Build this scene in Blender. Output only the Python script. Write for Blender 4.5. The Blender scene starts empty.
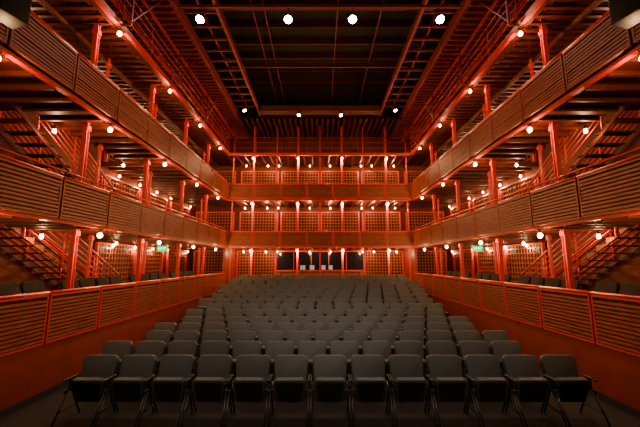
import bpy, bmesh, math, random
from mathutils import Vector, Matrix
random.seed(4)
C = bpy.context.scene.collection
PI = math.pi
ORD = ['zeroth','first','second','third','fourth','fifth','sixth','seventh','eighth','ninth','tenth','eleventh','twelfth','thirteenth','fourteenth','fifteenth','sixteenth','seventeenth','eighteenth','nineteenth','twentieth','twenty-first','twenty-second','twenty-third','twenty-fourth','twenty-fifth']

# ---------------------------------------------------------------- materials
def nmat(name):
    m = bpy.data.materials.new(name); m.use_nodes = True
    return m, m.node_tree, m.node_tree.nodes['Principled BSDF']
def mat(name, c1, c2=None, scale=20, rough=.6, metal=0, bump=0, stretch=(1,1,1), spec=.5, detail=4):
    m, nt, b = nmat(name)
    c2 = c2 or tuple(x*.7 for x in c1)
    tc = nt.nodes.new('ShaderNodeTexCoord'); mp = nt.nodes.new('ShaderNodeMapping')
    mp.inputs['Scale'].default_value = stretch
    n = nt.nodes.new('ShaderNodeTexNoise'); n.inputs['Scale'].default_value = scale; n.inputs['Detail'].default_value = detail
    r = nt.nodes.new('ShaderNodeValToRGB')
    r.color_ramp.elements[0].position = .3; r.color_ramp.elements[1].position = .7
    r.color_ramp.elements[0].color = (*c2, 1); r.color_ramp.elements[1].color = (*c1, 1)
    L = nt.links.new
    L(tc.outputs['Object'], mp.inputs['Vector']); L(mp.outputs['Vector'], n.inputs['Vector'])
    L(n.outputs['Fac'], r.inputs['Fac']); L(r.outputs['Color'], b.inputs['Base Color'])
    b.inputs['Roughness'].default_value = rough; b.inputs['Metallic'].default_value = metal
    b.inputs['Specular IOR Level'].default_value = spec
    if bump:
        bp = nt.nodes.new('ShaderNodeBump'); bp.inputs['Strength'].default_value = bump; bp.inputs['Distance'].default_value = .01
        L(n.outputs['Fac'], bp.inputs['Height']); L(bp.outputs['Normal'], b.inputs['Normal'])
    return m
def emit(name, col, s):
    m, nt, b = nmat(name)
    b.inputs['Base Color'].default_value = (*col, 1)
    b.inputs['Emission Color'].default_value = (*col, 1); b.inputs['Emission Strength'].default_value = s
    return m
M = {}
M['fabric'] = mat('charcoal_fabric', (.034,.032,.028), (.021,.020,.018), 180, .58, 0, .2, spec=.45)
M['fabric_dark'] = mat('darkened_fabric', (.014,.011,.010), (.009,.007,.007), 180, .8, 0, .2, spec=.2)  # chair fabric darkened to offset the bulbs above the gallery seats
M['shell'] = mat('black_plastic', (.010,.010,.010), None, 40, .5, spec=.25)
M['frame'] = mat('black_steel', (.030,.030,.031), None, 60, .4, .3)
M['carpet'] = mat('dark_carpet', (.015,.011,.010), (.008,.006,.006), 90, .9, 0, .3, spec=.15)
M['wood'] = mat('brown_orange_wood', (.40,.080,.017), (.14,.020,.005), 3.2, .40, 0, .05, (1,1,16), detail=6, spec=.35)
M['woodx'] = mat('lattice_wood', (.36,.075,.018), (.22,.040,.010), 5, .55, 0, .05, (1,1,10), spec=.3)
M['back'] = mat('wood_backing', (.045,.008,.003), (.028,.005,.002), 6, .6, spec=.2)
M['red'] = mat('red_painted_steel', (.58,.024,.005), (.48,.018,.004), 8, .38, 0, spec=.4)
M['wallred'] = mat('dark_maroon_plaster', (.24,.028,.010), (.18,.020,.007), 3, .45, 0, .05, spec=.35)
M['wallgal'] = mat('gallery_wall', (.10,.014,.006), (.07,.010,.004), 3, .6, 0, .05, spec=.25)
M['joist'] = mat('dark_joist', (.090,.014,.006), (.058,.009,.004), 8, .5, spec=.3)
M['slat'] = mat('lit_ceiling_slat', (.30,.036,.010), (.20,.022,.007), 8, .5, spec=.3)  # joist colour raised so the side ceiling looks lit without uplights
M['dark'] = mat('black_ceiling', (.010,.006,.005), (.007,.004,.003), 5, .8)
M['truss'] = mat('oxide_steel', (.26,.026,.008), (.18,.017,.006), 10, .5, spec=.3)
M['tan'] = mat('tan_steel', (.12,.034,.014), (.09,.024,.009), 10, .55)
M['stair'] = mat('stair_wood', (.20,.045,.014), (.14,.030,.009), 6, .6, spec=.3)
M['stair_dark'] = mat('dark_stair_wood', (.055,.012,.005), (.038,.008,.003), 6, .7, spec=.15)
M['brass'] = mat('lamp_metal', (.20,.07,.03), None, 20, .4, .6)
M['bulb'] = emit('warm_bulb', (1,.50,.17), 30)
M['hot'] = emit('white_hot_lens', (1,.80,.52), 120)
M['green'] = emit('exit_green', (.0,.60,.10), 1.1)
M['letter'] = emit('exit_letter', (.6,1,.7), 3)
M['screen'] = emit('reflection_glow', (.22,.35,.80), .15)  # dim blue glow put in for stage reflections in the booth glass
M['glass'] = mat('dark_glass', (.010,.010,.014), None, 3, .12)
M['slot'] = mat('dark_desk', (.03,.012,.009), None, 8, .5)

# ---------------------------------------------------------------- mesh helpers
class MB:
    def __init__(s): s.v = []; s.f = []; s.sm = []
    def add(s, vs, fs, smooth=False):
        o = len(s.v); s.v += [tuple(p) for p in vs]
        for f in fs: s.f.append([i+o for i in f]); s.sm.append(smooth)
        return s
    def box(s, x0,y0,z0,x1,y1,z1):
        if x0>x1: x0,x1=x1,x0
        if y0>y1: y0,y1=y1,y0
        if z0>z1: z0,z1=z1,z0
        vs = [(x,y,z) for z in (z0,z1) for y in (y0,y1) for x in (x0,x1)]
        return s.add(vs, [(0,2,3,1),(4,5,7,6),(0,1,5,4),(2,6,7,3),(0,4,6,2),(1,3,7,5)])
    def bar(s, p, q, w, h):
        p = Vector(p); q = Vector(q); d = (q-p).normalized()
        up = Vector((0,0,1)) if abs(d.z) < .95 else Vector((0,1,0))
        a = d.cross(up).normalized()*w/2; b = a.cross(d).normalized()*h/2
        vs = [p-a-b,p+a-b,p+a+b,p-a+b,q-a-b,q+a-b,q+a+b,q-a+b]
        return s.add(vs, [(0,3,2,1),(4,5,6,7),(0,1,5,4),(1,2,6,5),(2,3,7,6),(3,0,4,7)])
    def cyl(s, p, q, r, n=10, r2=None):
        p = Vector(p); q = Vector(q); d = (q-p).normalized(); r2 = r if r2 is None else r2
        up = Vector((0,0,1)) if abs(d.z) < .95 else Vector((0,1,0))
        a = d.cross(up).normalized(); b = d.cross(a)
        vs = [p+(a*math.cos(2*PI*i/n)+b*math.sin(2*PI*i/n))*r for i in range(n)]
        vs += [q+(a*math.cos(2*PI*i/n)+b*math.sin(2*PI*i/n))*r2 for i in range(n)]
        s.add(vs, [(i,(i+1)%n,n+(i+1)%n,n+i) for i in range(n)], True)
        o = len(s.v)-2*n
        s.f.append([o+i for i in range(n)][::-1]); s.sm.append(False)
        s.f.append([o+n+i for i in range(n)]); s.sm.append(False)
        return s
    def lathe(s, c, prof, n=14):
        vs=[]; fs=[]
        for (r,z) in prof:
            for i in range(n):
                t=2*PI*i/n; vs.append((c[0]+r*math.cos(t), c[1]+r*math.sin(t), c[2]+z))
        for k in range(len(prof)-1):
            for i in range(n):
                j=(i+1)%n; fs.append((k*n+i,k*n+j,(k+1)*n+j,(k+1)*n+i))
        return s.add(vs, fs, True)
    def build(s, name, m, parent=None, bevel=0, seg=2, loc=None):
        me = bpy.data.meshes.new(name); me.from_pydata(s.v, [], s.f)
        me.polygons.foreach_set('use_smooth', s.sm)
        bm = bmesh.new(); bm.from_mesh(me)
        bmesh.ops.recalc_face_normals(bm, faces=bm.faces)
        if bevel:
            bmesh.ops.bevel(bm, geom=list(bm.edges), offset=bevel, segments=seg, affect='EDGES', profile=.6)
            for f in bm.faces: f.smooth = True
        bm.to_mesh(me); bm.free()
        me.materials.append(m)
        o = bpy.data.objects.new(name, me); C.objects.link(o)
        if parent: o.parent = parent
        if loc: o.location = loc
        return o
def tag(o, label, cat, group=None):
    o['label'] = label; o['category'] = cat
    if group: o['group'] = group
    return o
def struct(o, label=None):
    o['kind'] = 'structure'
    if label: o['label'] = label
    return o
def empty(name, label, cat, loc=(0,0,0), rz=0, group=None):
    o = bpy.data.objects.new(name, None); C.objects.link(o); o.empty_display_size = .1
    o.location = loc; o.rotation_euler = (0,0,rz)
    return tag(o, label, cat, group)
kids = {}
def dup(root, loc, rz, label, group=None):
    r = root.copy(); C.objects.link(r); r.location = loc; r.rotation_euler = (0,0,rz); r['label'] = label
    if group: r['group'] = group
    for ch in kids[root.name]:
        c = ch.copy(); C.objects.link(c); c.parent = r
        for g in kids.get(ch.name, []):
            d = g.copy(); C.objects.link(d); d.parent = c
    return r
def reg(root):
    kids[root.name] = list(root.children)
    for c in root.children: kids[c.name] = list(c.children)
_used = {}
def place(key, root, loc, rz, label, group=None):
    if key not in _used:
        _used[key] = 1
        root.location = loc; root.rotation_euler = (0,0,rz); root['label'] = label
        if group: root['group'] = group
        return root
    return dup(root, loc, rz, label, group)

# ---------------------------------------------------------------- dimensions
W = 5.0; XW = 7.6; YB = 17.6; YW = 19.9; Y0 = 1.94; P = 1.415
ST = [4.77, 7.60, 10.43, 13.26, 16.09]           # column stations
XC = 5.65
L1, L2, L3, L4 = .85, 3.2, 5.75, 8.3
SY = 11.0                                         # foot of the stairs
SX = 6.55

# ---------------------------------------------------------------- setting
b = MB(); b.box(-XW,-4,-.2, XW,YW,0); struct(b.build('floor', M['carpet']), 'dark carpeted auditorium floor')
HGT = [0,0,0,0,0,.07,.12,.19,.28,.37,.47,.57,.68,.79]
C1 = 5.2; RP = .94
for i in range(5,14):
    y = C1+RP*i-.42
    y1 = y+RP if i < 13 else YW
    struct(MB().box(-W+.02,y,0, W-.02,y1,HGT[i]).build('floor', M['carpet']), 'carpeted riser under a back row of seats')
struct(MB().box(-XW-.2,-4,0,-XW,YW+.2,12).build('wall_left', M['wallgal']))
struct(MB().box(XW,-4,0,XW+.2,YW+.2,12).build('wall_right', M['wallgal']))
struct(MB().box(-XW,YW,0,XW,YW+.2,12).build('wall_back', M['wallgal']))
struct(MB().box(-XW,-4,11.8,XW,YW,12).build('ceiling', M['dark']))
for s,n in ((-1,'left'),(1,'right')):
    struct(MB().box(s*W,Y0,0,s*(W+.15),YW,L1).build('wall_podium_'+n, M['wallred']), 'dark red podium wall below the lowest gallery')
    struct(MB().box(s*(W+.15),Y0,L1-.1,s*XW,YW,L1).build('floor', M['carpet']), 'lowest gallery deck')
    struct(MB().box(s*5.36,Y0,L1,s*6.15,YB,L1+.2).build('floor', M['carpet']), 'seat riser on the lowest gallery')
    struct(MB().box(s*W,YB,L1,s*(W+.15),YW,L2-.1).build('wall_return_'+n, M['wallred']))
    for L,nm in ((L2,'second'),(L3,'third'),(L4,'fourth')):
        d = MB()
        if L < L4:
            d.box(s*W,Y0,L-.08,s*SX,YW,L); d.box(s*SX,SY+.05,L-.08,s*XW,YW,L); d.box(s*SX,Y0,L-.08,s*XW,SY-4.2,L)
            y = Y0+.2
            while y < YW-.1:
                if SY-4.3 < y < SY+.05: d.box(s*5.12,y,L-.17,s*SX,y+.07,L-.08)
                else: d.box(s*5.12,y,L-.17,s*XW,y+.07,L-.08)
                y += .47
        else:
            for x in (5.12,6.3,7.45): d.box(s*x,Y0,L-.17,s*(x+.08),YW,L-.06)
            y = Y0+.1
            while y < YW-.1:
                d.box(s*5.12,y,L-.06,s*XW,y+.09,L); y += .26
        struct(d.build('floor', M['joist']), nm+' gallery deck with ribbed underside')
        struct(MB().box(s*(W-.0),Y0,L-.14,s*(W+.12),YW-2.3,L-.0).build('trim_2', M['red']), 'red edge beam of the gallery')
for L,nm in ((L2,'second'),(L3,'third'),(L4,'fourth')):
    d = MB()
    if L < L4: d.box(-W,YB,L-.08,W,YW,L)
    x = -W+.3
    while x < W-.1: d.box(x,YB+.12,L-.17,x+.07,YW,L-.08); x += .47
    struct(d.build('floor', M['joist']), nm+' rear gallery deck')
    struct(MB().box(-W,YB,L-.14,W,YB+.12,L).build('trim_3', M['red']), 'red edge beam across the rear gallery')
for s in (-1,1):
    d = MB(); y = Y0
    while y < YW:
        d.box(s*4.55,y,10.0,s*XW,y+.09,10.14); y += .26
    d.box(s*4.55,Y0,10.35,s*XW,YW,10.4)
    struct(d.build('ceiling', M['slat']), 'slatted timber ceiling along the side')
d = MB(); x=-4.4
while x < 4.4: d.box(x,17.0,10.0,x+.10,YW,10.14); x+=.30
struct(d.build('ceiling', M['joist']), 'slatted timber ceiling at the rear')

# ---------------------------------------------------------------- parapet panels
def make_panel(name, z0, z1, fr):
    r = empty(name, '', 'railing panel')
    w = P-.05
    f = MB()
    f.box(-w/2,-.03,z0,-w/2+.03,.03,z1); f.box(w/2-.03,-.03,z0,w/2,.03,z1)
    f.box(-w/2+.03,-.03,z0,w/2-.03,.03,z0+.035); f.box(-w/2+.03,-.03,z1-.035,w/2-.03,.03,z1)
    f.build('frame', fr, r)
    s = MB(); pt=.068; n = int((z1-z0-.09)/pt)
    for k in range(n):
        z = z0+.05+k*pt; dy = random.uniform(-.008,.006)
        s.box(-w/2+.03,-.025+dy,z,w/2-.03,.012,z+.044)
    s.build('slats', M['wood'], r)
    MB().box(-w/2+.03,.014,z0+.035,w/2-.03,.024,z1-.035).build('backing_board', M['back'], r)
    MB().cyl((-P/2,0,z1+.03),(P/2,0,z1+.03),.027,8).build('top_rail', M['red'], r)
    reg(r); return r
pan = {'lowest': make_panel('railing_panel', 0, .87, M['red']), 'middle': make_panel('railing_panel', 0, .78, M['wood']), 'upper': make_panel('railing_panel', 0, .78, M['wood']), 'rear': make_panel('railing_panel', 0, .78, M['red'])}
LV = {'lowest': L1, 'middle': L2-.08, 'upper': L3-.04}
for lv in LV:
    for s,n in ((-1,'left'),(1,'right')):
        for k in range(11):
            place(lv, pan[lv], (s*(W-.04), Y0+P*(k+.5), LV[lv]), -s*PI/2,
                  f'slatted railing panel of the {lv} {n} gallery, {ORD[k+1]} from the stage end', f'{lv} gallery railing panels')
for lv in ('middle','upper'):
    for k in range(7):
        place('rear', pan['rear'], ((k-3)*P, YB-.04, LV[lv]), 0,
              f'slatted railing panel of the {lv} rear gallery, {ORD[k+1]} from the left', f'{lv} gallery railing panels')

# ---------------------------------------------------------------- columns
def make_col(z0, z1, hw, name):
    r = empty(name, '', 'column')
    MB().box(-hw,-hw,z0,hw,-hw+.015,z1).box(-hw,hw-.015,z0,hw,hw,z1).box(-.01,-hw+.015,z0,.01,hw-.015,z1).build('shaft', M['red'], r)
    MB().box(-hw-.04,-hw-.04,z0,hw+.04,hw+.04,z0+.02).build('base_plate', M['red'], r)
    for L in (L2,L3,L4):
        MB().box(-hw-.02,-hw-.02,L-.3-L1,hw+.02,hw+.02,L-.18-L1).build('bracket', M['red'], r)
    reg(r); return r
col = make_col(0, 10-L1, .055, 'steel_column')
slim = make_col(0, 10-L1, .03, 'steel_post')
for s,n in ((-1,'left'),(1,'right')):
    for k,y in enumerate(ST):
        place('col', col, (s*XC,y,L1), 0, f'tall red steel column in the {n} galleries, {ORD[k+1]} from the stage', 'side gallery columns')
    for k,y in enumerate([9.02,11.85,14.68,17.2]):
        place('slim', slim, (s*6.25,y,L1), 0, f'slim red post deep in the {n} galleries, {ORD[k+1]} from the stage', 'slim gallery posts')
BX = [-3.7,-1.22,1.22,3.7]
BX2 = [-4.9,-2.45,0,2.45,4.9]
for k,x in enumerate(BX):
    place('col', col, (x,YB+.35,.79), 0, f'tall red steel column of the rear galleries, {ORD[k+1]} from the left', 'rear gallery columns')
for k,x in enumerate(BX2):
    place('slim', slim, (x*.985,YB+.3,.79), 0, f'slim red post of the rear galleries, {ORD[k+1]} of five from the left', 'slim rear posts')

# ---------------------------------------------------------------- lamps
def light(name, e, col, r, loc, parent):
    l = bpy.data.lights.new(name, 'POINT'); l.energy = e; l.color = col; l.shadow_soft_size = r
    o = bpy.data.objects.new(name, l); C.objects.link(o); o.location = loc; o.parent = parent
    return o
def make_lamp(e, k):
    r = empty('pendant_lamp', '', 'lamp')
    MB().cyl((0,0,-.02),(0,0,0),.06,12).build('canopy', M['brass'], r)
    MB().cyl((0,0,-.09),(0,0,-.02),.03,10,.02).build('socket', M['brass'], r)
    MB().lathe((0,0,-.15),[(.001,-.062*k),(.03*k,-.055*k),(.052*k,-.03*k),(.06*k,0),(.05*k,.03),(.03,.055),(.02,.075)],12).build('bulb', M['bulb'], r)
    light('bulb_light', e, (1,.53,.22), .02, (0,0,-.235), r)
    reg(r); return r
lampA = make_lamp(84, .95); lampB = make_lamp(28, .75); lampC = make_lamp(34, .75)
LZ = {'lowest':L2-.14,'middle':L3-.14,'upper':L4-.14}
for lv in LZ:
    for s,n in ((-1,'left'),(1,'right')):
        for k,y in enumerate(ST):
            place('lampA', lampA, (s*(W+.06),y-.02,LZ[lv]), 0, f'bare bulb at the front edge of the {lv} {n} gallery, {ORD[k+1]} from stage', 'gallery edge bulbs')
        for k,y in enumerate([4.77,7.6,10.43,11.85,13.26,14.68,16.09,18.6]):
            xl = 6.42 if k in (1,2) and lv != 'upper' else 7.4
            place('lampB', lampB, (s*xl,y,LZ[lv]-.03), 0, f'bare bulb deep inside the {lv} {n} gallery, {ORD[k+1]} from stage', 'inner gallery bulbs')
    for k,x in enumerate(BX):
        place('lampA', lampA, (x,YB+.06,LZ[lv]), 0, f'bare bulb at the front edge of the {lv} rear gallery, {ORD[k+1]} from left', 'rear gallery edge bulbs')
    for k,x in enumerate([-4.4,-3.1,-2.45,-.6,.6,2.45,3.1,4.4]):
        place('lampC', lampC, (x,19.1,LZ[lv]-.03), 0, f'bare bulb deep inside the {lv} rear gallery, {ORD[k+1]} from left', 'inner rear gallery bulbs')

# ---------------------------------------------------------------- lattice screens
def make_lattice(w, h):
    r = empty('lattice_screen', '', 'wall screen')
    s = MB(); n = int(w/.17)
    for i in range(n+1):
        x = -w/2+w*i/n; s.box(x-.019,-.06,0,x+.019,-.04,h)
    m = int(h/.17)
    for i in range(m+1):
        z = h*i/m; s.box(-w/2,-.08,z-.019,w/2,-.06,z+.019)
    s.build('lattice', M['woodx'], r)
    MB().box(-w/2,0,0,w/2,.03,h).build('backing_board', M['back'], r)
    f = MB()
    for x in (-w/2,w/2): f.box(x-.04,-.1,0,x+.04,0,h)
    f.box(-w/2+.04,-.1,0,w/2-.04,0,.05).box(-w/2+.04,-.1,h-.05,w/2-.04,0,h)
    f.build('frame', M['red'], r)
    reg(r); return r
lat = make_lattice(2.25, 2.1)
for L,lv in ((L1,'lowest'),(L2,'middle'),(L3,'upper')):
    for s,n in ((-1,'left'),(1,'right')):
        for k in range(2,5):
            y = ST[k]+1.41+(.45 if k==2 else 0)
            place('lat', lat, (s*(XW-.04),y,L+.02), -s*PI/2, f'wooden lattice screen on the {lv} {n} gallery wall, {ORD[k-1]} from the stage', 'gallery lattice screens')
    for k,x in enumerate([-6.35,-3.7,-1.22,1.22,3.7,6.35]):
        if L == L1 and abs(x) < 3: continue
        place('lat', lat, (x+(0 if abs(x)>3.8 or L>L1 else math.copysign(.1,x)),YW-.04,L+.02 if L>L1 else .87), 0, f'wooden lattice screen behind the {lv} rear gallery, {ORD[k+1]} from the left', 'rear lattice screens')

# ---------------------------------------------------------------- stairs
def stairs(s, z0, z1, yb, label, upper):
    r = empty('staircase', label, 'staircase', (s*7.1,yb,z0))
    n = 14; run = .3; rise = (z1-z0)/n
    t = MB()
    for k in range(n):
        t.box(-.40,-(k+1)*run+.06,(k+1)*rise-.03,.40,-k*run,(k+1)*rise)
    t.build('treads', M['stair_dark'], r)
    for q in (-1,1):
        f = MB(); x0=q*.41; x1=q*.44
        if upper:
            f.bar((q*.425,-.15,rise*.5),(q*.425,-n*run,n*rise-.06),.03,.08)
        else:
            for k in range(n):
                y0=-k*run; y1=-(k+1)*run; zt=(k+1)*rise+.005
                a=[(x0,y0,k*rise),(x0,y1,(k+1)*rise-.001),(x0,y1,zt),(x0,y0,zt)]; bb=[(x1,p[1],p[2]) for p in a]
                f.add(a+bb,[(0,1,2,3),(7,6,5,4),(0,4,5,1),(2,6,7,3)])
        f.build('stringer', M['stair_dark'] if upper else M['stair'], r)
    for q in (-1,1):
        h = MB()
        for k in range(6):
            zz = .22+k*.15
            h.cyl((q*.47,0,zz+.1),(q*.47,-n*run,zz+n*rise),.015 if k<5 else .026,8)
        h.build('handrail', M['red'], r)
        for k in range(0,n+1,4):
            yy=-.02-k*run
            MB().cyl((q*.47,yy,k*rise),(q*.47,yy,k*rise+1.0),.02,8).build('post', M['red'], r)
    return r
for s,n in ((-1,'left'),(1,'right')):
    stairs(s, L1, L2, SY, f'wooden staircase with red pipe handrails in the lowest {n} gallery', False)
    stairs(s, L2, L3, SY, f'dark open staircase with red pipe handrails in the middle {n} gallery', True)

# ---------------------------------------------------------------- pipe railings on the top level
for s,n in ((-1,'left'),(1,'right')):
    r = empty('pipe_railing', f'red pipe railing along the topmost {n} catwalk', 'railing', (s*(W+.04),Y0,L4))
    for z in (.25,.5,.75,1.0): MB().cyl((0,0,z),(0,YB-Y0,z),.018,8).build('rail', M['red'], r)
    for k in range(12): MB().cyl((0,P*k+.01,0),(0,P*k+.01,1.0),.02,8).build('post', M['red'], r)
    for lv,z in (('middle',4.1),('upper',6.7)):
        tag(MB().cyl((0,0,0),(0,YB-Y0,0),.018,8).build('pipe_rail', M['red'], loc=(s*(W+.12),Y0,z)), f'thin red pipe rail above the {lv} {n} railing panels', 'rail')
    for x,z,w_ in ((5.1,9.75,'inner'),(5.9,9.75,'middle'),(6.7,9.75,'outer')):
        tag(MB().bar((0,Y0,0),(0,YW-.1,0),.05,.10).build('ceiling_rail', M['red'], loc=(s*x,0,z)), f'long red {w_} rail under the slatted {n} side ceiling', 'ceiling beam')
    for k,y in enumerate(ST):
        if k == 0: continue
        r = empty('catwalk_hanger', f'red hanger frame between {n} catwalk and roof, {ORD[k]} from the stage', 'hanger', (s*4.8,y,L4), 0, 'catwalk hangers')
        MB().bar((0,0,0),(0,0,1.75),.04,.04).build('rod', M['truss'], r)
        MB().bar((0,0,.06),(0,1.3,1.75),.03,.03).build('brace', M['truss'], r)
        MB().bar((-s*.02,0,-.03),(s*.19,0,-.03),.05,.05).build('foot_bar', M['truss'], r)
r = empty('pipe_railing', 'dark red pipe railing across the topmost rear catwalk', 'railing', (-W,YB+.04,L4))
for z in (.3,.6,.9): MB().cyl((0,0,z),(2*W,0,z),.018,8).build('rail', M['truss'], r)
for k in range(8): MB().cyl((.05+k*1.41,0,0),(.05+k*1.41,0,.9),.02,8).build('post', M['truss'], r)

# ---------------------------------------------------------------- ceiling beams
def ibeam(p, q, w, h, name, m, label, cat='ceiling beam', group=None):
    p=Vector(p); q=Vector(q); t=.03; b=MB(); L=q-p
    o=Vector((0,0,0))
    b.bar(o+Vector((0,0,h/2)),L+Vector((0,0,h/2)),w,t); b.bar(o-Vector((0,0,h/2)),L-Vector((0,0,h/2)),w,t); b.bar(o,L,t,h-t)
    return tag(b.build(name, m, loc=p), label, cat, group)
for s,n in ((-1,'left'),(1,'right')):
    ibeam((s*4.5,Y0,10.25),(s*4.5,YW,10.25),.14,.3,'roof_beam',M['truss'],f'long rust red roof beam on the {n}, beside the slatted ceiling')
    ibeam((s*3.25,Y0,10.3),(s*3.25,17,10.3),.10,.22,'roof_beam',M['truss'],f'long thin roof beam on the {n} inner edge of the dark opening')
    ibeam((s*3.9,Y0,10.55),(s*3.9,17,10.55),.06,.12,'roof_beam',M['truss'],f'slender roof beam on the {n} between two heavier beams')
    for k in range(22):
        y = 2.5+k*.66
        tag(MB().bar((0,0,0),(s*1.13,0,0),.05,.08).build('roof_strut', M['slat'], loc=(s*3.33,y,10.42)), f'short strut between the {n} roof beams, {ORD[k+1]} from the stage', 'strut', 'roof struts')
for k,y in enumerate([4.2,9.9,13.2]):
    ibeam((-3.8,y,10.72),(3.8,y,10.72),.08,.14,'cross_beam',M['joist'],f'rust red cross beam under the dark ceiling, {ORD[k+1]} from the stage')
r = empty('lighting_bridge','dark tan box bridge spanning the rear of the ceiling opening','ceiling bridge',(0,16.3,10.15))
MB().box(-3.15,0,0,3.15,.5,.28).build('deck', M['tan'], r)
MB().box(-3.15,-.03,-.04,3.15,0,.02).build('edge', M['truss'], r)
for k in range(12):
    y = 4.8+k*1.02
    tag(MB().box(-4.4,0,0,4.4,.06,.22).build('roof_joist', M['joist'], loc=(0,y,11.58)), f'dark high roof joist above the opening, {ORD[k+1]} from the stage', 'joist', 'dark high roof joists')
for k,x in enumerate([-2.3,-1.9,.6,2.1]):
    tag(MB().cyl((0,0,0),(0,14,0),.02,8).build('rigging_pipe', M['truss'], loc=(x,2.5,10.82)), f'dark rigging pipe under the roof, {ORD[k+1]} from the left', 'pipe', 'dark rigging pipes')

# ---------------------------------------------------------------- ceiling spotlights
def make_spot(e, rr, spread=150, tilt=-.35, col=(1,.80,.58)):
    r = empty('spotlight','', 'spotlight')
    MB().cyl((0,0,-.06),(0,0,.12),.015,8).box(-.14,-.01,-.08,.14,.01,-.06).box(-.145,-.01,-.25,-.13,.01,-.06).box(.13,-.01,-.25,.145,.01,-.06).build('yoke', M['frame'], r)
    a = Vector((0,-.42,-.91))
    c = Vector((0,0,-.2))
    MB().cyl(c-a*.14,c+a*.1,.07,14,.12).build('housing', M['frame'], r)
    MB().cyl(c+a*.102,c+a*.112,rr,14).build('lens', M['hot'], r)
    l = bpy.data.lights.new('spot_light','SPOT'); l.energy=e; l.color=col; l.spot_size=math.radians(spread); l.spot_blend=.6; l.shadow_soft_size=.08
    o = bpy.data.objects.new('spot_light', l); C.objects.link(o); o.parent=r; o.location=c+a*.2
    o.rotation_euler = (tilt,0,0)
    reg(r); return r
sp = make_spot(520, .12, 78, -.25)
ibeam((-4.4,9.22,10.17),(4.4,9.22,10.17),.05,.06,'lamp_bar',M['truss'],'thin lamp bar carrying four bright spotlights','lamp bar')
for k,x in enumerate([-3.7,-.98,1.0,3.7]):
    place('sp', sp, (x,9.22,9.99), 0, f'bright spotlight glaring from the ceiling bar, {ORD[k+1]} of four from the left', 'ceiling spotlights')
sp2 = make_spot(70, .07, 100)
for k,x in enumerate([-3.9,-1.08,1.08,3.9]):
    place('sp2', sp2, (x,16.15,10.1 if abs(x)<2 else 10.36), 0, f'small spotlight at the rear of the ceiling opening, {ORD[k+1]} of four from the left', 'bridge spotlights')
sp3 = make_spot(1700, .1, 42, -.95, (1,.86,.70))  # fill lights added out of view to brighten the seats from the front
tag(MB().cyl((-4,0,0),(4,0,0),.03,8).build('fill_lamp_bar', M['frame'], loc=(0,-1,8.16)),'added black bar for the unseen fill lights above the stage','lamp bar')
for k,x in enumerate([-1.6,1.6]):
    place('sp3', sp3, (x,-1,8.0), PI, 'added unseen fill light above the stage on the %s' % ('left','right')[k], 'added fill lights')

# ---------------------------------------------------------------- speakers at the gallery ends
for s,n in ((-1,'left'),(1,'right')):
    r = empty('loudspeaker', f'black loudspeaker hung by the upper {n} gallery near the stage', 'loudspeaker', (s*4.5,4.28,5.75), s*.3)
    MB().box(-.17,-.18,0,.17,.18,.62).build('cabinet', M['shell'], r, .015)
    MB().box(-.15,-.195,.03,.15,-.182,.59).build('grille', M['dark'], r)
    MB().bar((0,.0,.62),(0,0,.74),.03,.03).build('bracket', M['frame'], r)
    MB().cyl((0,0,.74),(0,0,4.3),.02,8).build('hanging_pipe', M['shell'], r)

# ---------------------------------------------------------------- exit signs
def text_mesh(txt, size, m, parent, loc, rot):
    cu = bpy.data.curves.new('t','FONT'); cu.body=txt; cu.size=size; cu.extrude=.004; cu.align_x='CENTER'; cu.align_y='CENTER'
    t = bpy.data.objects.new('t', cu); C.objects.link(t); bpy.context.view_layer.update()
    me = bpy.data.meshes.new_from_object(t.evaluated_get(bpy.context.evaluated_depsgraph_get()))
    bpy.data.objects.remove(t)
    me.materials.clear(); me.materials.append(m)
    o = bpy.data.objects.new('lettering', me); C.objects.link(o); o.parent=parent; o.location=loc; o.rotation_euler=rot
    return o
for s,n in ((-1,'left'),(1,'right')):
    r = empty('exit_sign', f'small green exit sign hanging under the {n} gallery', 'exit sign', (s*6.0,12.6,2.70))
    MB().box(-.2,0,0,.2,.05,.22).build('housing', M['green'], r)
    MB().cyl((0,.025,.22),(0,.025,.33),.01,6).build('stem', M['frame'], r)
    text_mesh('EXIT', .15, M['letter'], r, (0,-.004,.11), (PI/2,0,0))

# ---------------------------------------------------------------- rear control booth
zf = HGT[-1]
w = empty('window_1','', 'x',(0,YW-.06,zf)); del w['category']; struct(w,'control booth window in the rear wall')
MB().box(-2.55,-.02,1.05,2.55,.0,2.15).build('glass', M['glass'], w)
fr = MB().box(-2.62,-.06,.98,2.62,-.02,1.06).box(-2.62,-.06,2.12,2.62,-.02,2.2)
for x in (-2.6,-1.56,-.52,.52,1.56,2.6): fr.box(x-.02,-.06,1.06,x+.02,-.02,2.12)
fr.build('window_frame', M['red'], w)
MB().box(-2.6,-.02,0,2.6,.02,.98).build('apron_panel', M['wood'], w)
ds = empty('booth_desk','long dark control desk below the rear booth window','desk',(0,19.2,zf))
MB().box(-2.3,-.25,.9,2.3,.25,.95).build('desktop', M['slot'], ds)
for x in (-2.2,2.2): MB().box(x-.03,-.2,0,x+.03,.2,.9).build('leg', M['slot'], ds)
for k,(x,a,ww) in enumerate([(-1.0,.25,.34),(-.45,-.12,.30),(.2,.1,.26),(.6,.3,.28)]):
    r = empty('glint', f'bluish monitor standing in for stage reflections in the booth glass, {ORD[k+1]} from the left', 'glint', (x,19.2,zf+.95), a, 'booth glass reflections')
    MB().box(-ww/2,-.02,.12,ww/2,.02,.4).build('housing', M['shell'], r)
    MB().box(-ww/2+.02,-.024,.14,ww/2-.02,-.02,.38).build('screen', M['screen'], r)  # glowing face stands in for a bluish reflection
    MB().box(-.02,-.01,0,.02,.01,.14).box(-.1,-.07,0,.1,.07,.012).build('stand', M['shell'], r)

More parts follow.
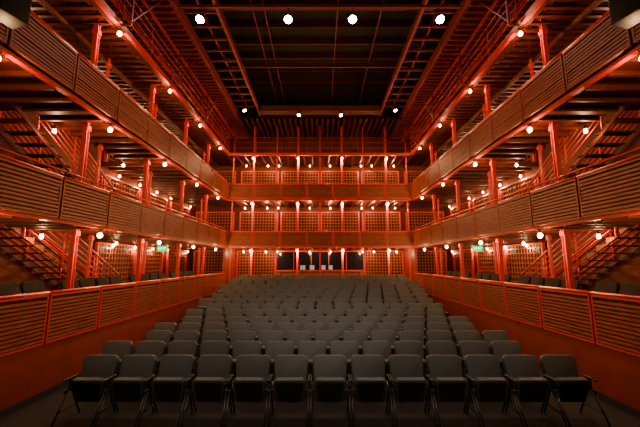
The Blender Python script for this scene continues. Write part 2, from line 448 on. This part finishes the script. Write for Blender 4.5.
# ---------------------------------------------------------------- chairs (tip-up seats)
def outline_prism(pts, y0, y1):
    n=len(pts); vs=[(x,y0,z) for x,z in pts]+[(x,y1,z) for x,z in pts]
    fs=[tuple(range(n)),tuple(range(2*n-1,n-1,-1))]+[(i,(i+1)%n,n+(i+1)%n,n+i) for i in range(n)]
    return MB().add(vs,fs)
def rounded(wb, wt, h, rc, nb=4):
    pts=[(-wb/2+.02,0),(wb/2-.02,0),(wb/2,.02)]
    for i in range(nb+1):
        t=PI/2*i/nb; pts.append((wt/2-rc+rc*math.cos(t), h-rc+rc*math.sin(t)))
    for i in range(nb+1):
        t=PI/2+PI/2*i/nb; pts.append((-wt/2+rc+rc*math.cos(t), h-rc+rc*math.sin(t)))
    pts.append((-wb/2,.02)); return pts
def make_chair(full=True, fab='fabric'):
    r = empty('theatre_chair','', 'chair')
    st = outline_prism(rounded(.41,.49,.35,.06), -.045,.045).build('seat', M[fab], r, .018, 3)
    st.location=(0,.10,.25); st.rotation_euler=(.24,0,0)
    bk = outline_prism(rounded(.48,.54,.45,.085,5), -.035,.035).build('backrest', M[fab], r, .016, 3)
    bk.location=(0,.205,.41); bk.rotation_euler=(-.24,0,0)
    if full:
        sh = outline_prism(rounded(.48,.51,.40,.07), .04,.055).build('back_shell', M['shell'], r)
        sh.location=(0,.205,.41); sh.rotation_euler=(-.24,0,0)
        pn = outline_prism(rounded(.35,.41,.28,.04), -.057,-.047).build('seat_pan', M['shell'], r)
        pn.location=(0,.10,.28); pn.rotation_euler=(.24,0,0)
        for q in (-1,1):
            x=q*.283
            MB().box(x-.015,-.10,.575,x+.015,.18,.60).build('armrest', M['shell'], r, .006, 1)
            MB().bar((x,.05,.42),(x,.05,.58),.02,.05).bar((x,-.06,.42),(x,.28,.44),.02,.04).build('arm_support', M['frame'], r)
            MB().cyl((x,.02,.44),(x*.97,-.26,0.01),.014,8).cyl((x*.97,-.26,0),(x*.97,-.26,.012),.022,8).build('leg', M['frame'], r)
            MB().cyl((x,.08,.44),(x*.97,.3,0.01),.014,8).cyl((x*.97,.3,0),(x*.97,.3,.012),.022,8).build('leg', M['frame'], r)
            MB().cyl((x*.98,-.15,.17),(x*.98,.2,.17),.010,6).build('side_bar', M['frame'], r)
        MB().cyl((-.279,.16,.36),(.279,.16,.36),.014,8).build('cross_bar', M['frame'], r)
    else:
        m = MB()
        for q in (-1,1):
            x=q*.283
            m.box(x-.015,-.10,.575,x+.015,.18,.60).bar((x,.05,.42),(x,.05,.58),.02,.05).bar((x,-.06,.42),(x,.28,.44),.02,.04)
            m.cyl((x,.02,.44),(x*.97,-.26,0),.014,6).cyl((x,.08,.44),(x*.97,.3,0),.014,6)
        m.cyl((-.279,.16,.36),(.279,.16,.36),.014,6)
        m.build('frame', M['frame'], r)
    reg(r); return r
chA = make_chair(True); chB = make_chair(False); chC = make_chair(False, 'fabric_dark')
SP = .60
for i in range(14):
    n = 13 if i < 7 else (14 if i < 10 else 15)
    off = .15 if i%2==0 else -.15
    if n == 14: off = .0 if i==8 else .15*(-1 if i==7 else 1)
    if n == 15: off = .0 if i%2==0 else .15
    rowname = 'front row' if i==0 else f'{ORD[i+1]} row from the front'
    if i==13: rowname = 'very last row'
    for k in range(n):
        x = (k-(n-1)/2)*SP+off
        if abs(x) > 4.62: continue
        place('A' if i<6 else 'B', chA if i<6 else chB, (x, C1+RP*i, HGT[i]), random.uniform(-.012,.012),
              f'charcoal padded theatre chair, {ORD[k+1]} from the left in the {rowname}', f'chairs of the {rowname}')
for s,n in ((-1,'left'),(1,'right')):
    c=0
    for j in range(4):
        for q in range(4):
            c+=1
            y = ST[j]+1.415+(q-1.5)*.6
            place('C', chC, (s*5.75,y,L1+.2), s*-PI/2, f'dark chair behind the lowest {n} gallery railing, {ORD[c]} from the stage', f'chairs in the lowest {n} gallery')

# ---------------------------------------------------------------- world and camera
wd = bpy.data.worlds.new('World'); bpy.context.scene.world = wd; wd.use_nodes = True
wd.node_tree.nodes['Background'].inputs['Color'].default_value = (.05,.018,.01,1)
wd.node_tree.nodes['Background'].inputs['Strength'].default_value = .1
cd = bpy.data.cameras.new('Camera'); cam = bpy.data.objects.new('Camera', cd); C.objects.link(cam)
cam.location = (0,0,2.3); cam.rotation_euler = (math.radians(98.4),0,0)
cd.sensor_width = 36; cd.lens = 36*330/640; cd.clip_start=.05
bpy.context.scene.camera = cam
